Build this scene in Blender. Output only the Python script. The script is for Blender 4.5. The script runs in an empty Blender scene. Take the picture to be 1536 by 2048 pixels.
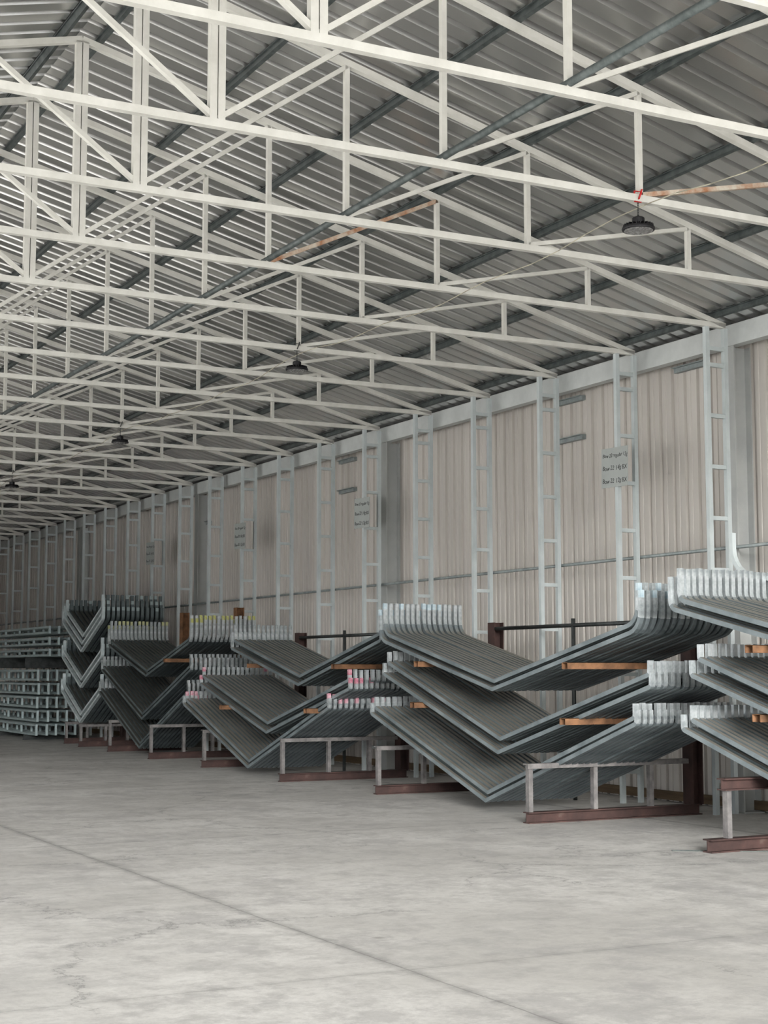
import bpy, bmesh, math, random
from mathutils import Vector, Matrix
random.seed(7)
vs_=bpy.context.scene.view_settings
vs_.view_transform='Standard'
try: vs_.look='Medium High Contrast'
except Exception: pass
C=bpy.context.scene.collection
XR,W,ZB,RISE,YK4,S=3.743,1.788,5.19,1.793,12.687,1.6
XE=XR+4*W
def TY(k): return YK4+(k-4)*S
# ---------------------------------------------------------------- materials
def nodes(name):
    m=bpy.data.materials.new(name); m.use_nodes=True
    nt=m.node_tree; b=nt.nodes['Principled BSDF']; return m,nt,b
def metal(name,c1,c2,rough=.5,met=.3,scale=6,bump=.0,c3=None,stretch=None,dust=None,detail=6,rvar=.2):
    m,nt,b=nodes(name); N=nt.nodes;L=nt.links
    tc=N.new('ShaderNodeTexCoord'); mp=N.new('ShaderNodeMapping')
    if stretch: mp.inputs['Scale'].default_value=stretch
    L.new(tc.outputs['Object'],mp.inputs[0])
    no=N.new('ShaderNodeTexNoise'); no.inputs['Scale'].default_value=scale; no.inputs['Detail'].default_value=detail; no.inputs['Roughness'].default_value=.65
    L.new(mp.outputs[0],no.inputs['Vector'])
    cr=N.new('ShaderNodeValToRGB'); e=cr.color_ramp.elements
    e[0].position=.35;e[0].color=(*c1,1);e[1].position=.65;e[1].color=(*c2,1)
    if c3:
        x=e.new(.78);x.color=(*c3,1)
    L.new(no.outputs['Fac'],cr.inputs[0])
    col=cr.outputs[0]
    if dust:
        g=N.new('ShaderNodeNewGeometry'); sp=N.new('ShaderNodeSeparateXYZ'); L.new(g.outputs['Normal'],sp.inputs[0])
        mr=N.new('ShaderNodeMapRange'); mr.inputs[1].default_value=.5; mr.inputs[2].default_value=.95
        L.new(sp.outputs['Z'],mr.inputs[0])
        mx=N.new('ShaderNodeMix'); mx.data_type='RGBA'; L.new(mr.outputs[0],mx.inputs[0]); L.new(col,mx.inputs[6]); mx.inputs[7].default_value=(*dust,1)
        col=mx.outputs[2]
    L.new(col,b.inputs['Base Color'])
    b.inputs['Metallic'].default_value=met
    mr2=N.new('ShaderNodeMapRange'); mr2.inputs[3].default_value=rough-.4*rvar; mr2.inputs[4].default_value=rough+.6*rvar
    L.new(no.outputs['Fac'],mr2.inputs[0]); L.new(mr2.outputs[0],b.inputs['Roughness'])
    if bump:
        bp=N.new('ShaderNodeBump'); bp.inputs['Strength'].default_value=bump; bp.inputs['Distance'].default_value=.01
        L.new(no.outputs['Fac'],bp.inputs['Height']); L.new(bp.outputs[0],b.inputs['Normal'])
    return m
M_truss=metal('offwhite_galvanised',(.52,.515,.48),(.63,.625,.59),.45,.05,3,c3=(.48,.45,.39))
M_rusty=metal('rusty_galvanised',(.55,.51,.44),(.36,.18,.1),.7,.1,7)
M_col=metal('column_galvanised',(.43,.47,.475),(.50,.54,.545),.45,.1,3,rvar=.1)
M_roof=metal('roof_sheet_metal',(.58,.58,.575),(.62,.62,.615),.26,.92,.3,detail=0,rvar=.03)
M_purlin=metal('dark_purlin_steel',(.05,.06,.06),(.11,.125,.125),.5,.2,9)
M_wall=metal('beige_wall_sheet',(.47,.445,.415),(.51,.485,.455),.55,.0,.3,detail=1,rvar=.05)
M_beam=metal('light_grey_steel',(.45,.47,.465),(.53,.55,.545),.5,.1,3)
M_hcol=metal('grey_column_steel',(.38,.39,.385),(.43,.44,.43),.5,.1,3)
M_pipe=metal('dull_pipe_steel',(.22,.25,.25),(.33,.36,.36),.45,.3,8)
M_dark=metal('dark_pipe_steel',(.04,.045,.045),(.08,.085,.085),.5,.5,8)
M_arm=metal('dusty_bow_steel',(.13,.155,.165),(.22,.25,.26),.42,.3,3,dust=(.235,.225,.20))
M_arm2=metal('dark_bow_steel',(.09,.11,.115),(.16,.19,.195),.45,.3,4,dust=(.11,.11,.10))
M_arm3=metal('silvery_bow_steel',(.42,.48,.49),(.58,.64,.65),.4,.2,6)
M_tip=metal('bright_galvanised_end',(.28,.31,.32),(.52,.55,.56),.32,.4,9,detail=3)
M_pink=metal('pink_painted_end',(.42,.12,.18),(.55,.42,.45),.5,.2,16)
M_yel=metal('yellow_painted_end',(.40,.40,.10),(.50,.52,.40),.5,.2,10)
M_blu=metal('pale_blue_end',(.36,.46,.52),(.52,.60,.63),.5,.3,16)
M_maroon=metal('maroon_steel',(.045,.03,.028),(.085,.05,.045),.6,.2,4,c3=(.13,.10,.085))
M_rust=metal('orange_rust_steel',(.11,.06,.033),(.24,.13,.07),.75,.1,8)
M_rail=metal('worn_grey_rail',(.12,.115,.115),(.23,.22,.215),.5,.3,10)
M_pale=metal('pale_frame_steel',(.27,.33,.335),(.38,.44,.445),.5,.1,3)
M_wood=metal('brown_timber',(.10,.07,.045),(.18,.13,.08),.8,0,4,stretch=(1,.3,4))
M_board=metal('sign_board',(.31,.33,.32),(.35,.37,.36),.6,.0,3)
M_ink=metal('marker_ink',(.012,.013,.014),(.03,.032,.033),.7,0,3)
M_lamp=metal('black_lamp_aluminium',(.015,.015,.017),(.03,.03,.033),.45,.4,5)
M_lens=metal('lamp_lens',(.16,.16,.16),(.3,.3,.3),.25,.2,30)
M_strap=metal('red_strap',(.4,.02,.02),(.55,.05,.05),.6,0,5)
M_cord=metal('pale_cord',(.33,.31,.25),(.42,.40,.32),.8,0,5)
M_green=metal('dark_glassy_strip',(.04,.055,.05),(.07,.085,.08),.2,.1,5)
def floor_mat():
    m,nt,b=nodes('worn_concrete');N=nt.nodes;L=nt.links
    tc=N.new('ShaderNodeTexCoord')
    def noise(sc,det=8,ro=.6,vec=None,dist=0):
        n=N.new('ShaderNodeTexNoise');n.inputs['Scale'].default_value=sc;n.inputs['Detail'].default_value=det;n.inputs['Roughness'].default_value=ro;n.inputs['Distortion'].default_value=dist
        L.new(vec or tc.outputs['Object'],n.inputs['Vector']);return n
    def math_(op,a,bb=None,clamp=False):
        n=N.new('ShaderNodeMath');n.operation=op;n.use_clamp=clamp
        for i,v in enumerate((a,bb)):
            if v is None: continue
            if isinstance(v,(int,float)): n.inputs[i].default_value=v
            else: L.new(v,n.inputs[i])
        return n.outputs[0]
    def rng(v,a,b_,c,d):
        n=N.new('ShaderNodeMapRange');L.new(v,n.inputs[0])
        for i,x in enumerate((a,b_,c,d)): n.inputs[i+1].default_value=x
        return n.outputs[0]
    def mix(f,c1,c2,bt='MIX'):
        n=N.new('ShaderNodeMix');n.data_type='RGBA';n.blend_type=bt
        for i,v in ((0,f),(6,c1),(7,c2)):
            if isinstance(v,(int,float)): n.inputs[i].default_value=v
            elif isinstance(v,tuple): n.inputs[i].default_value=(*v,1)
            else: L.new(v,n.inputs[i])
        return n.outputs[2]
    big=noise(.5,8,.65); mid=noise(1.7,12,.75); fine=noise(16,10,.75); pat=noise(4.5,10,.75)
    stain=noise(.8,12,.78)
    col=mix(rng(big.outputs['Fac'],.40,.60,0,1),(.47,.46,.44),(.59,.58,.56))
    col=mix(rng(mid.outputs['Fac'],.48,.60,0,.7),col,(.40,.392,.38))
    col=mix(rng(stain.outputs['Fac'],.53,.59,0,.6),col,(.36,.352,.347))
    col=mix(rng(pat.outputs['Fac'],.50,.66,0,.6),col,(.32,.312,.305))
    col=mix(rng(fine.outputs['Fac'],.42,.66,0,.4),col,(.32,.312,.305))
    add=N.new('ShaderNodeVectorMath');add.operation='ADD'
    nn=noise(.9,8,.7); sc=N.new('ShaderNodeVectorMath');sc.operation='SCALE';sc.inputs[3].default_value=1.1
    L.new(nn.outputs['Color'],sc.inputs[0]);L.new(tc.outputs['Object'],add.inputs[0]);L.new(sc.outputs[0],add.inputs[1])
    vo=N.new('ShaderNodeTexVoronoi');vo.feature='DISTANCE_TO_EDGE';vo.inputs['Scale'].default_value=.30
    L.new(add.outputs[0],vo.inputs['Vector'])
    cr=rng(vo.outputs['Distance'],.0,.0032,.65,0)
    msk=rng(noise(.45,3).outputs['Fac'],.44,.50,0,1)
    crm=math_('MULTIPLY',cr,msk)
    halo=math_('MULTIPLY',math_('MULTIPLY',rng(vo.outputs['Distance'],.0,.02,.35,0),rng(pat.outputs['Fac'],.4,.6,.2,1)),msk)
    col=mix(halo,col,(.26,.255,.255))
    col=mix(crm,col,(.16,.155,.15))
    v2=N.new('ShaderNodeTexVoronoi');v2.inputs['Scale'].default_value=2.2;L.new(tc.outputs['Object'],v2.inputs['Vector'])
    sp=math_('MULTIPLY',rng(v2.outputs['Distance'],.03,.10,.6,0),rng(noise(.8,2).outputs['Fac'],.5,.6,0,1))
    col=mix(sp,col,(.2,.19,.18))
    xy=N.new('ShaderNodeSeparateXYZ');L.new(tc.outputs['Object'],xy.inputs[0])
    wob=noise(1.2,6);w=math_('MULTIPLY',math_('SUBTRACT',wob.outputs['Fac'],.5),.05)
    def joint(o,p,per):
        a=math_('ADD',math_('SUBTRACT',o,p),w); a=math_('ADD',a,per*50.5); a=math_('MODULO',a,per); a=math_('ABSOLUTE',math_('SUBTRACT',a,per/2)); return a
    jx=joint(xy.outputs[0],3.8,6.0); jy=joint(xy.outputs[1],6.9,6.2)
    for j,k in ((jx,1.05),(jy,.55)):
        col=mix(math_('MULTIPLY',rng(j,.0,.008,.8*k,0),rng(mid.outputs['Fac'],.38,.55,.6,1)),col,(.12,.115,.11))
        col=mix(math_('MULTIPLY',rng(j,.0,.07,.8*k,0),rng(pat.outputs['Fac'],.35,.6,.15,1)),col,(.24,.235,.23))
    L.new(col,b.inputs['Base Color'])
    L.new(rng(mid.outputs['Fac'],.3,.7,.5,.75),b.inputs['Roughness'])
    bp=N.new('ShaderNodeBump');bp.inputs['Strength'].default_value=.25;bp.inputs['Distance'].default_value=.01
    L.new(fine.outputs['Fac'],bp.inputs['Height']);L.new(bp.outputs[0],b.inputs['Normal'])
    return m
M_floor=floor_mat()
# ---------------------------------------------------------------- mesh helpers
def box(bm,x0,x1,y0,y1,z0,z1,mi=0):
    vs=[bm.verts.new((x,y,z)) for x in (x0,x1) for y in (y0,y1) for z in (z0,z1)]
    for q in ((0,1,3,2),(4,6,7,5),(0,4,5,1),(2,3,7,6),(0,2,6,4),(1,5,7,3)):
        f=bm.faces.new([vs[i] for i in q]); f.material_index=mi
def bar(bm,a,b,w,t,side=Vector((0,1,0)),mi=0):
    a=Vector(a);b=Vector(b);d=(b-a).normalized(); s=side.normalized(); n=d.cross(s).normalized(); s=n.cross(d).normalized()
    vs=[]
    for p in (a,b):
        for i,j in ((-1,-1),(1,-1),(1,1),(-1,1)): vs.append(bm.verts.new(p+s*(w/2*i)+n*(t/2*j)))
    for q in ((3,2,1,0),(4,5,6,7),(0,1,5,4),(1,2,6,5),(2,3,7,6),(3,0,4,7)):
        f=bm.faces.new([vs[i] for i in q]); f.material_index=mi
def cyl(bm,a,b,r,seg=12,mi=0,r2=None):
    a=Vector(a);b=Vector(b);d=(b-a).normalized(); s=d.orthogonal().normalized(); n=d.cross(s); r2=r if r2 is None else r2
    A=[];B=[]
    for i in range(seg):
        t=2*math.pi*i/seg; o=s*math.cos(t)+n*math.sin(t); A.append(bm.verts.new(a+o*r));B.append(bm.verts.new(b+o*r2))
    for i in range(seg):
        j=(i+1)%seg; f=bm.faces.new((A[i],A[j],B[j],B[i])); f.smooth=True; f.material_index=mi
    f=bm.faces.new(A[::-1]);f.material_index=mi; f=bm.faces.new(B);f.material_index=mi
def ibeam(bm,a,b,h,w,t=.012,side=Vector((0,1,0))):
    a=Vector(a);b=Vector(b);d=(b-a).normalized(); s=side.normalized(); n=d.cross(s).normalized()
    bar(bm,a+n*(h/2-t/2),b+n*(h/2-t/2),w,t,side); bar(bm,a-n*(h/2-t/2),b-n*(h/2-t/2),w,t,side); bar(bm,a,b,t,h-2*t,side)
def mesh(name,bm,mats):
    bmesh.ops.recalc_face_normals(bm,faces=bm.faces[:])
    me=bpy.data.meshes.new(name); bm.to_mesh(me); bm.free()
    for m in mats: me.materials.append(m)
    return me
def obj(name,data,parent=None,loc=None,label=None,cat=None,group=None,kind=None):
    o=bpy.data.objects.new(name,data); C.objects.link(o)
    if parent: o.parent=parent
    if loc is not None: o.location=loc
    if label:o['label']=label
    if cat:o['category']=cat
    if group:o['group']=group
    if kind:o['kind']=kind
    return o
def make(name,fn,mats,**k):
    bm=bmesh.new(); fn(bm); return obj(name,mesh(name,bm,mats),**k)
# ---------------------------------------------------------------- shell
XW=11.3; XL=2*XR-XW; YN,YF=-3.0,46.0
def roofz(x): return ZB+RISE*(1-abs(x-XR)/(4*W))+.105
PROF_W=[(0,0),(.052,0),(.058,.010),(.070,.010),(.076,0),(.128,0),(.138,.032),(.185,.032),(.195,0)]
PROF_R=[(0,0),(.138,0),(.152,.05),(.200,.05),(.214,0)]
def roof(bm):
    for sgn in (1,-1):
        xe=XR+sgn*(XW+.12-XR); prev=None; y=YN
        while y<YF:
            for dy,dz in PROF_R:
                a=bm.verts.new((XR,y+dy,roofz(XR)+dz)); b=bm.verts.new((xe,y+dy,roofz(xe)+dz))
                if prev: bm.faces.new((prev[0],a,b,prev[1]))
                prev=(a,b)
            y+=.2286
make('ceiling',roof,[M_roof],kind='structure',label='corrugated galvanised metal roof sheeting on a gable',cat='roof')
def wallsheet(x,out,y0,y1,h):
    def f(bm):
        prev=None;y=y0
        while y<y1:
            for dy,dz in PROF_W:
                a=bm.verts.new((x+out*dz,y+dy,.0)); b=bm.verts.new((x+out*dz,y+dy,h))
                if prev: bm.faces.new((prev[0],a,b,prev[1]))
                prev=(a,b)
            y+=.2286
    return f
make('wall_right',wallsheet(XW,1,YN,YF,roofz(XW)),[M_wall],kind='structure',label='beige grey corrugated metal wall sheeting',cat='wall')
make('wall_left',wallsheet(XL,-1,27,YF,roofz(XL)),[M_wall],kind='structure',label='beige grey corrugated metal wall sheeting',cat='wall')
def endw(bm):
    zs=roofz(XW); v=[bm.verts.new(p) for p in ((XL,YF,0),(XW,YF,0),(XW,YF,zs),(XR,YF,roofz(XR)),(XL,YF,zs))]; bm.faces.new(v)
make('wall_end',endw,[M_wall],kind='structure',label='metal gable end wall',cat='wall')
make('floor',lambda bm: box(bm,-40,XW+.2,-40,YF,-.1,0),[M_floor],kind='structure',label='worn light grey concrete slab with cracks and joints',cat='floor')
make('baseboard_right',lambda bm: box(bm,XW-.05,XW-.005,YN,YF,0.02,.12),[M_wood],kind='structure',label='brown timber strip along the foot of the wall',cat='trim')
def eave(bm):
    box(bm,XE+.12,XE+.14,YN,YF,5.0,5.23); box(bm,XE+.14,XE+.24,YN,YF,5.21,5.23); box(bm,XE+.14,XE+.24,YN,YF,5.0,5.02)
make('eave_beam',eave,[M_beam],label='long light grey channel beam along the top of the wall',cat='beam')
for y in (4.8,12.8,20.8,28.8,36.8):
    def hcol(bm):
        box(bm,XE+.16,XW-.02,y-.006,y+.006,0,5.0); box(bm,XE+.145,XE+.16,y-.09,y+.09,0,5.0); box(bm,XW-.035,XW-.02,y-.09,y+.09,0,5.0)
        box(bm,XE+.1,XW-.02,y-.14,y+.14,0,.012)
    make('wall_column',hcol,[M_hcol],label='wide grey steel column against the corrugated wall',cat='column',group='wide wall columns')
for sgn in (1,-1):
    for i in range(7):
        x=XR+sgn*(.18+i*1.14); z=roofz(x)
        def pur(bm):
            box(bm,-.014,.014,YN,YF,-.070,-.064); box(bm,-.018,-.012,YN,YF,-.070,-.008); box(bm,.012,.018,YN,YF,-.070,-.008)
            box(bm,-.034,-.014,YN,YF,-.012,-.004); box(bm,.014,.034,YN,YF,-.012,-.004)
        o=make('roof_purlin',pur,[M_purlin],label='dark steel hat-channel purlin under the roof sheeting',cat='purlin',group='roof purlins')
        o.location=(x,0,z); o.rotation_euler=(0,math.atan(sgn*RISE/(4*W)),0)
for s_ in (1,-1):
    make('bracing_tube',lambda bm: cyl(bm,(XR+s_*W,YN,ZB+.058),(XR+s_*W,YF,ZB+.058),.028,16),[M_purlin],label='dark steel tube lying along the truss bottom chords',cat='tube',group='bracing tubes')
# ---------------------------------------------------------------- trusses
def topz(j): return RISE*(1-abs(j)/4)
cw=.056; pw=.043
def f_bottom(bm): box(bm,-4*W,4*W,-cw/2,cw/2,-cw/2,cw/2)
def f_top(sgn):
    def f(bm): bar(bm,(0,0,RISE),(sgn*4*W,0,0.0),cw,cw); 
    return f
def f_king(o):
    def f(bm): box(bm,o-.026,o+.026,-.028,.028,cw/2,RISE-.02)
    return f
def f_post(j):
    def f(bm): box(bm,j*W-pw/2,j*W+pw/2,-pw/2,pw/2,cw/2,topz(j)-.02)
    return f
def f_diag(j,sgn):
    def f(bm): bar(bm,(sgn*j*W,0,.03),(sgn*(j+1)*W,0,topz(j+1)-.03),pw,pw*.85)
    return f
parts=[('bottom_chord',f_bottom)]+[('top_chord',f_top(s)) for s in (1,-1)]+[('king_post',f_king(o)) for o in (-.030,.030)]
parts+=[('web_post',f_post(s*j)) for s in (1,-1) for j in (1,2,3)]+[('web_diagonal',f_diag(j,s)) for s in (1,-1) for j in (0,1,2)]
pm=[]
for n,f in parts:
    bm=bmesh.new(); f(bm); pm.append((n,mesh(n,bm,[M_truss])))
bm=bmesh.new()
for n,f in parts: f(bm)
whole=mesh('roof_truss',bm,[M_truss])
TL='off-white galvanised steel roof truss spanning the building'
for k in range(-5,28):
    rl=TL+(' with a rusty diagonal' if k in (2,4) else '')
    if k>12 or k<-1:
        obj('roof_truss',whole,loc=(XR,TY(k),ZB),label=TL,cat='truss',group='roof trusses'); continue
    e=obj('roof_truss',None,loc=(XR,TY(k),ZB),label=rl,cat='truss',group='roof trusses'); e.empty_display_size=.2
    cnt=0
    for n,me in pm:
        o=obj(n,me,parent=e)
        if n=='web_diagonal':
            if (k,cnt) in ((2,2),(4,1)):
                o.material_slots[0].link='OBJECT'; o.material_slots[0].material=M_rusty; o['label']='rust-stained diagonal tube'
            cnt+=1
# ---------------------------------------------------------------- ladder columns
ci,co=XE-.25,XE-.0
zr=[.35+.55*i for i in range(9)]+[4.93]
def f_cp(x):
    def f(bm): box(bm,x-.026,x+.026,-.026,.026,0,ZB-.029)
    return f
def f_rung(z):
    def f(bm): box(bm,ci+.026,co-.026,-.02,.02,z-.022,z+.022)
    return f
cparts=[('column_post',f_cp(ci)),('column_post',f_cp(co))]+[('rung',f_rung(z)) for z in zr]
cm=[]
for n,f in cparts:
    bm=bmesh.new(); f(bm); cm.append((n,mesh(n,bm,[M_col])))
bm=bmesh.new()
for n,f in cparts: f(bm)
cwhole=mesh('ladder_column',bm,[M_col])
for k in range(-1,27):
    CLb='galvanised ladder-type steel column standing along the wall'
    if k>11:
        obj('ladder_column',cwhole,loc=(0,TY(k),0),label=CLb,cat='column',group='ladder columns'); continue
    e=obj('ladder_column',None,loc=(0,TY(k),0),label=CLb,cat='column',group='ladder columns')
    for n,me in cm: obj(n,me,parent=e)
make('wall_rail',lambda bm: cyl(bm,(XE+.08,YN,2.8),(XE+.08,YF,2.8),.02,10),[M_pipe],label='thin round steel rail running along the wall behind the columns',cat='rail')
for y,z in ((16.1,4.44),(22.5,4.44),(28.9,4.44),(16.1,5.0-.06),(13.7,4.96),(22.5,4.94)):
    make('wall_bracket',lambda bm: (box(bm,XW-.06,XW-.0,y-.28,y+.28,z-.03,z+.03),box(bm,XW-.1,XW-.06,y-.28,y+.28,z+.02,z+.03)),[M_pipe],label='short grey steel bracket fixed on the corrugated wall',cat='bracket',group='wall brackets')
# ---------------------------------------------------------------- lamps
def spin(bm,prof,seg=32,mi=0):
    rings=[]
    for r,z in prof:
        rings.append([bm.verts.new((max(r,.0005)*math.cos(2*math.pi*i/seg),max(r,.0005)*math.sin(2*math.pi*i/seg),z)) for i in range(seg)])
    for a,b in zip(rings,rings[1:]):
        for i in range(seg):
            j=(i+1)%seg; f=bm.faces.new((a[i],a[j],b[j],b[i])); f.smooth=False; f.material_index=mi
def l_house(bm):
    spin(bm,[(0,.035),(.08,.035),(.165,.02),(.172,.0),(.165,-.014),(.15,-.016),(0,-.016)])
    for i in range(24):
        t=2*math.pi*i/24; c,s=math.cos(t),math.sin(t)
        bar(bm,(c*.06,s*.06,.045),(c*.155,s*.155,.03),.006,.035,side=Vector((-s,c,0)))
def l_driver(bm): spin(bm,[(0,.125),(.055,.125),(.065,.115),(.065,.04),(0,.04)],20)
def l_lens(bm): spin(bm,[(0,-.032),(.08,-.03),(.14,-.022),(.15,-.0165),(0,-.0165)],28)
def l_hook(bm):
    cyl(bm,(0,0,.12),(0,0,.15),.012,10)
    for i in range(6):
        z=.165+i*.024
        for q in range(8):
            a=2*math.pi*q/8;b=2*math.pi*(q+1)/8
            v=lambda t:((.008*math.cos(t),0,z+.016*math.sin(t)) if i%2 else (0,.008*math.cos(t),z+.016*math.sin(t)))
            cyl(bm,v(a),v(b),.003,5)
def l_strap(bm):
    for a,b in (((-.04,0,.29),(-.045,0,.40)),((-.045,0,.40),(.045,0,.40)),((.045,0,.40),(.04,0,.29)),((.04,0,.29),(-.04,0,.29))): bar(bm,a,b,.02,.006)
    bar(bm,(-.01,-.03,.31),(.03,-.03,.42),.02,.01); 
lp=[]
for n,f,m in (('lamp_housing',l_house,M_lamp),('driver_box',l_driver,M_lamp),('lamp_lens',l_lens,M_lens),('hanging_chain',l_hook,M_dark),('strap',l_strap,M_strap)):
    bm=bmesh.new(); f(bm); lp.append((n,mesh(n,bm,[m])))
lx=XR+2*W
lamps=[TY(k) for k in (-2,2,6,10,14,18)]
for i,y in enumerate(lamps):
    e=obj('high_bay_lamp',None,loc=(lx-.03,y-.02,ZB-.252),label='round black high bay lamp hanging from a roof truss',cat='lamp',group='high bay lamps')
    e.scale=(.76,.76,.76)
    for n,me in lp: 
        o=obj(n,me,parent=e)
        if n=='strap':
            if i==1: o['label']='red strap hook around the chord'
            else: o.material_slots[0].link='OBJECT'; o.material_slots[0].material=M_dark
for a,b in zip(lamps,lamps[1:]):
    def cord(bm):
        P=[Vector((lx+.05,a+(b-a)*t/16,ZB-.04-.10*4*(t/16)*(1-t/16)+.02*math.sin(t*1.3)*(0<t<16))) for t in range(17)]
        for p,q in zip(P,P[1:]): cyl(bm,p,q,.0045,6)
    make('power_cord',cord,[M_cord],label='thin pale cord strung between the hanging lamps',cat='cable',group='lamp cords')
# ---------------------------------------------------------------- signs
R=Matrix(((0,0,-1),(-1,0,0),(0,1,0))).to_4x4()
def textmesh(s,size):
    cu=bpy.data.curves.new('t','FONT'); cu.body=s; cu.size=size; cu.align_x='LEFT'; cu.shear=.2; cu.extrude=.0006; cu.offset=-.0006; cu.space_word=.7
    o=bpy.data.objects.new('t',cu); C.objects.link(o); dg=bpy.context.evaluated_depsgraph_get()
    me=bpy.data.meshes.new_from_object(o.evaluated_get(dg)); bpy.data.objects.remove(o); me.materials.clear(); me.materials.append(M_ink)
    for v in me.vertices:   # hand-written wobble
        v.co.y+=.004*math.sin(v.co.x*38+size*99)+.0015*math.sin(v.co.x*160)
        v.co.x+=.0015*math.sin(v.co.y*220)
    return me
for k,z,lines in ((5,3.79,('Bow 22 regular 12g','Bow 22  14g BX','Bow 22  12g BX')),(9,3.84,('Bow 22 regular 12g','Bow 22  14g BX','Bow 22  12g BX')),(12,3.86,('Bow 20 regular 12g','Bow 20  14g BX','Bow 20  12g BX')),(15,3.87,('Bow 20 regular 12g','Bow 20  14g BX','Bow 20  12g BX'))):
    e=obj('sign_board',None,label='grey board with handwritten bow sizes hung on a ladder column',cat='sign',group='handwritten stock signs')
    e.matrix_world=Matrix.Translation((ci-.035,TY(k)+.02,z+.04))@R@Matrix.Rotation(math.radians(-1.5),4,'Z')
    make('board',lambda bm: box(bm,-.25,.25,-.23,.23,-.006,0),[M_board],parent=e)
    for i,s in enumerate(lines):
        o=obj('lettering',textmesh(s,.062 if i==0 else .074),parent=e); o.location=(-.23,.12-.15*i,.0015)
# ---------------------------------------------------------------- bows
def bowpath(H,slope,leg,rad):
    half=[]
    a=math.atan(slope)
    turn=math.pi/2-a; tl=rad*math.tan(turn/2)
    bx=H; bz=H*slope
    sx=bx-tl*math.cos(a); sz=bz-tl*math.sin(a)
    half.append((sx,sz))
    cx=sx-rad*math.sin(a); cz=sz+rad*math.cos(a)
    n=5
    for i in range(1,n+1):
        th=a+turn*i/n
        half.append((cx+rad*math.sin(th),cz-rad*math.cos(th)))
    half.append((bx,bz+max(leg-.07,tl+.02)))
    return [(-y,z) for y,z in half[::-1]]+[(0,0)]+half
def bowmesh(name,H,slope,leg,tipmat,arm=M_arm,tw=.05,th=.042,rad=.16,nb=3,bend=None):
    P=bowpath(H,slope,leg,rad); bm=bmesh.new(); rings=[];n=len(P)
    for i,p in enumerate(P):
        p=Vector((p[0],p[1]))
        d1=(p-Vector(P[i-1])).normalized() if i>0 else None; d2=(Vector(P[i+1])-p).normalized() if i<n-1 else None
        if d1 is None:d1=d2
        if d2 is None:d2=d1
        n1=Vector((-d1.y,d1.x)); n2=Vector((-d2.y,d2.x)); nn=(n1+n2).normalized(); k=1/max(.5,nn.dot(n1))
        ring=[]
        for sx,sn in ((-1,-1),(1,-1),(1,1),(-1,1)):
            q=p+nn*(sn*th/2*k); ring.append(bm.verts.new((sx*tw/2,q.x,q.y+th/2)))
        rings.append(ring)
    for i,(a,b) in enumerate(zip(rings,rings[1:])):
        mi=1 if (i<nb or i>n-2-nb) else 0
        for j in range(4):
            f=bm.faces.new((a[j],a[(j+1)%4],b[(j+1)%4],b[j])); f.material_index=mi
    for ring in (rings[0],rings[-1]):
        c=Vector((0,sum(v.co.y for v in ring)/4,ring[0].co.z))
        hi=[bm.verts.new((v.co.x,v.co.y,v.co.z+.07)) for v in ring]
        rim=[bm.verts.new((v.co.x*.84,c.y+(v.co.y-c.y)*.84,v.co.z+.07)) for v in ring]
        inn=[bm.verts.new((v.co.x*.84,c.y+(v.co.y-c.y)*.84,v.co.z+.012)) for v in ring]
        for j in range(4):
            k2=(j+1)%4
            for A,B in ((ring,hi),(hi,rim),(rim,inn)):
                f=bm.faces.new((A[j],A[k2],B[k2],B[j])); f.material_index=0 if A is rim else 2
        f=bm.faces.new(inn); f.material_index=0
    return mesh(name,bm,[arm,bend or M_tip,tipmat])
BN=0
def bowgroup(X0,YV,Z,H,slope,leg,rows,n,tip,label,group,arm=M_arm,pitch=.078,name='roof_bow',dz=.085,stuff=False,dh=.07,rad=.04,shift=-.05,frac=.5,nb=3,jit=.012,tilt=0,tw=.044,base=None,bend=None,front=None):
    global BN
    base=base or M_tip
    bmS=bmesh.new() if stuff else None
    for r in range(rows):
        kw=dict(rad=rad,nb=nb,tw=tw,bend=bend)
        me=bowmesh(name,H-dh*r,slope,leg,tip,arm,**kw); me2=bowmesh(name,H-dh*r,slope,leg,base,arm,**kw)
        mf=bowmesh(name,H-dh*r,slope,leg,front,front,rad=rad,nb=nb,tw=tw,bend=front) if front else None
        fan=random.uniform(-.006,.006); tl=tilt+random.uniform(-.006,.006)
        for i in range(n):
            loc=Vector((X0+.035+i*pitch,YV+shift*r+random.uniform(-jit,jit)+fan*i,Z+dz*r+random.uniform(0,.006)))
            mm=me if random.random()<frac else me2
            if i==0 and mf: mm=mf
            if stuff:
                tmp=mm.copy(); tmp.transform(Matrix.Translation(loc)); bmS.from_mesh(tmp); bpy.data.meshes.remove(tmp)
            else:
                o=obj(name,mm,loc=loc,label=label,cat='steel frame',group=group); BN+=1
                o.rotation_euler=(tl+random.uniform(-.002,.002),0,0)
    if stuff:
        me3=bpy.data.meshes.new(name)
        bmS.to_mesh(me3); bmS.free()
        for m in me.materials: me3.materials.append(m)
        obj(name+'_stack',me3,label=label,cat='steel frames',kind='stuff')
LB='dusty V-shaped galvanised roof bow stacked on steel racks'
G=['roof bows in the first stack','roof bows in the second stack','roof bows in the third stack','roof bows in the fourth stack']
bowgroup(8.75,8.25,.10,2.62,.33,.13,2,15,M_tip,LB,G[0])
bowgroup(8.75,8.15,.64,2.6,.31,.13,2,15,M_tip,LB,G[0],dz=.13)
bowgroup(8.65,8.22,1.42,2.68,.22,.28,2,15,M_tip,LB,G[0],rad=.1)
bowgroup(8.75,14.2,.09,2.65,.33,.13,2,15,M_tip,LB,G[1])
bowgroup(8.75,13.95,.61,2.6,.295,.13,2,15,M_tip,LB,G[1],dz=.14,tilt=.027)
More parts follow.
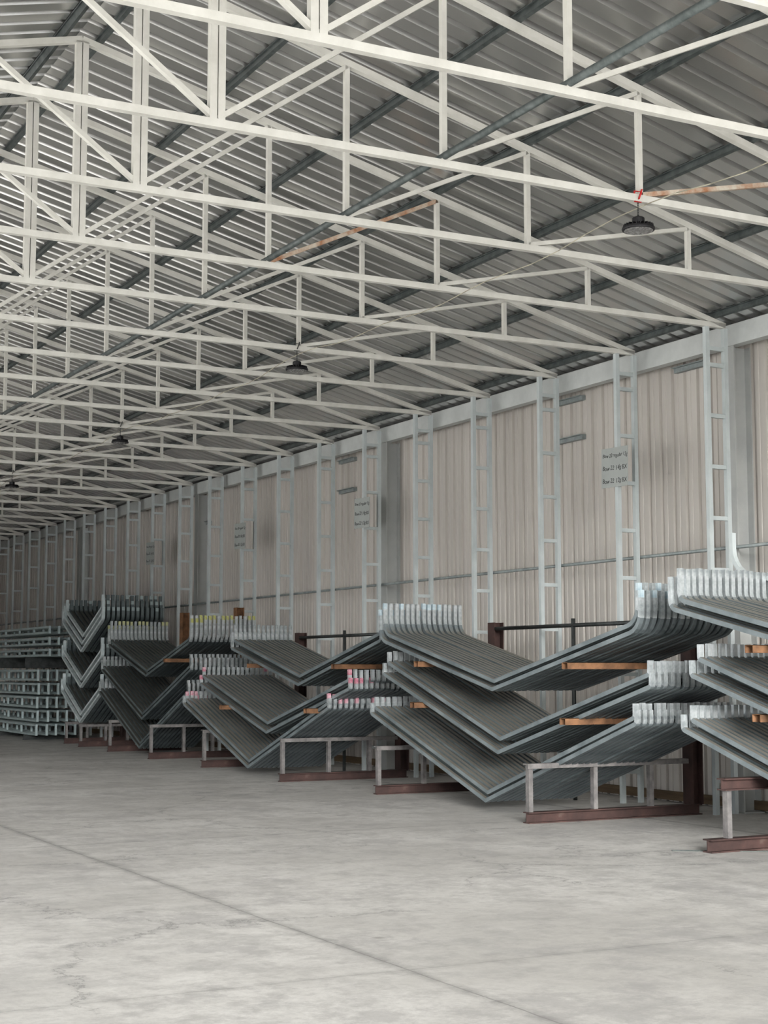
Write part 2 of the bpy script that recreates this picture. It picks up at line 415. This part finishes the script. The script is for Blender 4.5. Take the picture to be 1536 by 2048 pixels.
bowgroup(8.75,14.05,1.27,2.58,.225,.36,2,15,M_blu,LB,G[1],rad=.2,frac=.3,nb=2)
LP='dusty V-shaped roof bow with pink-marked ends stacked on racks'
bowgroup(8.75,20.7,.09,2.65,.33,.13,2,15,M_pink,LP,G[2],frac=.35)
bowgroup(8.8,20.15,.60,2.6,.25,.14,2,15,M_pink,LP,G[2],dz=.13,tilt=.01,frac=.3)
bowgroup(9.2,19.95,1.27,2.5,.225,.25,2,13,M_tip,LB,G[2],dz=.12)
LY='dark V-shaped roof bow with yellow-marked ends stacked on racks'
bowgroup(9.15,26.3,1.38,2.2,.26,.38,2,15,M_yel,LY,G[3],arm=M_arm2,rad=.16,frac=.6,nb=4)
bowgroup(9.15,26.6,.10,2.4,.40,.2,2,14,M_tip,'dark V-shaped tube roof bows stacked on steel racks',None,arm=M_arm2,stuff=True)
bowgroup(9.15,26.5,.62,2.4,.36,.2,2,14,M_tip,'dark V-shaped tube roof bows stacked on steel racks',None,arm=M_arm2,stuff=True)
LS='small dark steep V-shaped bent tube frame stacked in rows'
for z,rows in ((.45,2),(1.15,2),(1.87,3)):
    bowgroup(9.2,30.4,z,1.35,.45,.24,rows,13,M_pale,LS,'small steep bent frames',arm=M_arm2,name='small_bow',dz=.145,pitch=.1,rad=.12,base=M_arm2,bend=M_arm2,front=M_arm3,tw=.06,jit=.008)
me=bowmesh('tall_bow',2.85,.2,.36,M_col,M_col,rad=.26,bend=M_col,tw=.045)
obj('tall_legged_bow',me,loc=(9.75,8.45,1.84),label='single grey galvanised bow lying crosswise on top of the stack',cat='steel frame')
# ---------------------------------------------------------------- racks
def rack(Y,X0,h=.58,X1=10.55,tall=2.1,tallmat=M_maroon,topmat=M_rail,ibtop=False,over=0):
    e=obj('storage_rack',None,loc=(X0,Y,0),label='low steel rack with maroon I-beam base and tall rear post',cat='rack',group='steel storage racks')
    L=X1-X0
    make('base_beam',lambda bm: ibeam(bm,(-over,0,.055),(L,0,.055),.11,.11),[M_maroon],parent=e)
    if ibtop: make('top_rail',lambda bm: ibeam(bm,(-.02,0,h-.05),(L-.16,0,h-.05),.10,.11),[M_maroon],parent=e)
    else: make('top_rail',lambda bm: (box(bm,0,L-.16,-.045,.045,h-.012,h),box(bm,0,L-.16,-.045,-.035,h-.05,h-.012)),[topmat],parent=e)
    for x in (.04,.04+.42*(L-.3),.04+.8*(L-.3)):
        make('rack_leg',lambda bm: box(bm,x-.024,x+.024,-.03,.03,.11,h-(.10 if ibtop else .012)),[M_rail],parent=e)
    make('rear_post',lambda bm: ibeam(bm,(L-.07,0,.11),(L-.07,0,tall),.14,.16,side=Vector((0,1,0))),[tallmat],parent=e)
rack(10.1,8.55,.60,ibtop=True,over=.18)
rack(12.85,8.4)
rack(16.7,8.75)
rack(19.2,8.6)
rack(22.6,8.8)
rack(25.2,8.85,tall=2.6,tallmat=M_rust)
rack(27.9,9.0,tall=2.6,tallmat=M_rust)
rack(29.9,9.05,.44,tall=1.2)
rack(31.4,9.2,.44,tall=1.2)
def spacer(Y,X0,z,X1=10.2,m=M_rust):
    make('spacer_beam',lambda bm: (box(bm,X0,X1,Y-.05,Y+.05,z-.004,z),box(bm,X0,X1,Y-.05,Y-.044,z-.065,z),box(bm,X0,X1,Y+.044,Y+.05,z-.065,z)),[m],label='rusty orange steel channel laid between layers of bows',cat='spacer beam',group='rusty spacer beams')
for Y,X0,z in ((12.5,8.6,1.03),(12.45,8.6,1.57),(15.6,8.65,1.13),(15.6,8.7,1.60),(18.5,9.05,1.58),(18.4,8.6,1.0),(21.6,8.7,.98),(21.5,9.1,1.60),(9.9,8.75,1.13),(9.8,8.6,1.70),(24.9,9.0,1.7)):
    spacer(Y,X0,z)
def gp(a,b,v=None):
    def f(bm):
        cyl(bm,(10.42,a,2.02),(10.42,b,2.02),.024,12)
        if v: cyl(bm,(10.42,v,0),(10.42,v,2.1),.024,12)
    make('guard_pipe',f,[M_dark],label='dark steel pipe rail linking the tall rack posts',cat='pipe',group='rack pipe rails')
gp(12.95,16.6,14.9); gp(19.3,22.5,20.9); gp(10.2,12.75,11.5)
make('flat_strip',lambda bm: bar(bm,(8.2,10.35,.004),(9.5,9.55,.004),.03,.005,side=Vector((.5,.85,0))),[M_green],label='thin dark flat strip lying on the concrete',cat='strip')
# ---------------------------------------------------------------- pale ladder frames
def lad(L,h=.26):
    def f(bm):
        box(bm,-.025,.025,0,L,0,.045); box(bm,-.025,.025,0,L,h-.045,h)
        y=.025
        while y<L: box(bm,-.022,.022,y-.025,y+.025,.045,h-.045); y+=1.22
    bm=bmesh.new(); f(bm); return mesh('ladder_frame',bm,[M_pale])
LF='pale galvanised ladder-shaped welded frame stacked on edge'
l1=lad(6.2,.24); l2=lad(6.0,.16)
for r in range(5):
    for i in range(5):
        obj('ladder_frame',l1,loc=(8.95+i*.21+.02*(r%2),32.6+random.uniform(-.03,.03),.12+r*.29),label=LF,cat='steel frame',group='pale ladder frames')
for r in range(3):
    for i in range(5):
        obj('ladder_frame',l2,loc=(9.05+i*.2,32.1+random.uniform(-.03,.03),1.80+r*.24),label=LF,cat='steel frame',group='pale ladder frames')
for y in (33.5,36,38):
    for z0,z1 in ((0,.115),(1.56,1.79)):
        make('bearer_beam',lambda bm: ibeam(bm,(8.9,y,(z0+z1)/2),(10.1,y,(z0+z1)/2),z1-z0,.1),[M_dark],label='dark steel bearer under the stacked ladder frames',cat='beam',group='bearers')
# ---------------------------------------------------------------- light
w=bpy.data.worlds.new('World'); bpy.context.scene.world=w; w.use_nodes=True
bg=w.node_tree.nodes['Background']; bg.inputs[0].default_value=(.96,.98,1,1); bg.inputs[1].default_value=2.1
def sun(dr,strength,angle,col=(1,.985,.955)):
    l=bpy.data.lights.new('daylight','SUN'); l.energy=strength; l.angle=math.radians(angle); l.color=col
    o=bpy.data.objects.new('daylight',l); C.objects.link(o); o.rotation_euler=Vector(dr).to_track_quat('-Z','Y').to_euler(); return o
sun((.42,1,-.26),6.6,20)
sun((.5,1,-1.3),19,4)
# ---------------------------------------------------------------- camera
cam=bpy.data.cameras.new('Camera'); co_=bpy.data.objects.new('Camera',cam); C.objects.link(co_)
cam.sensor_fit='VERTICAL'; cam.sensor_height=36; cam.lens=3074.06/2048*36
co_.location=(0,0,1.485); co_.rotation_euler=(math.pi/2+.1032,0,-.4881)
bpy.context.scene.camera=co_
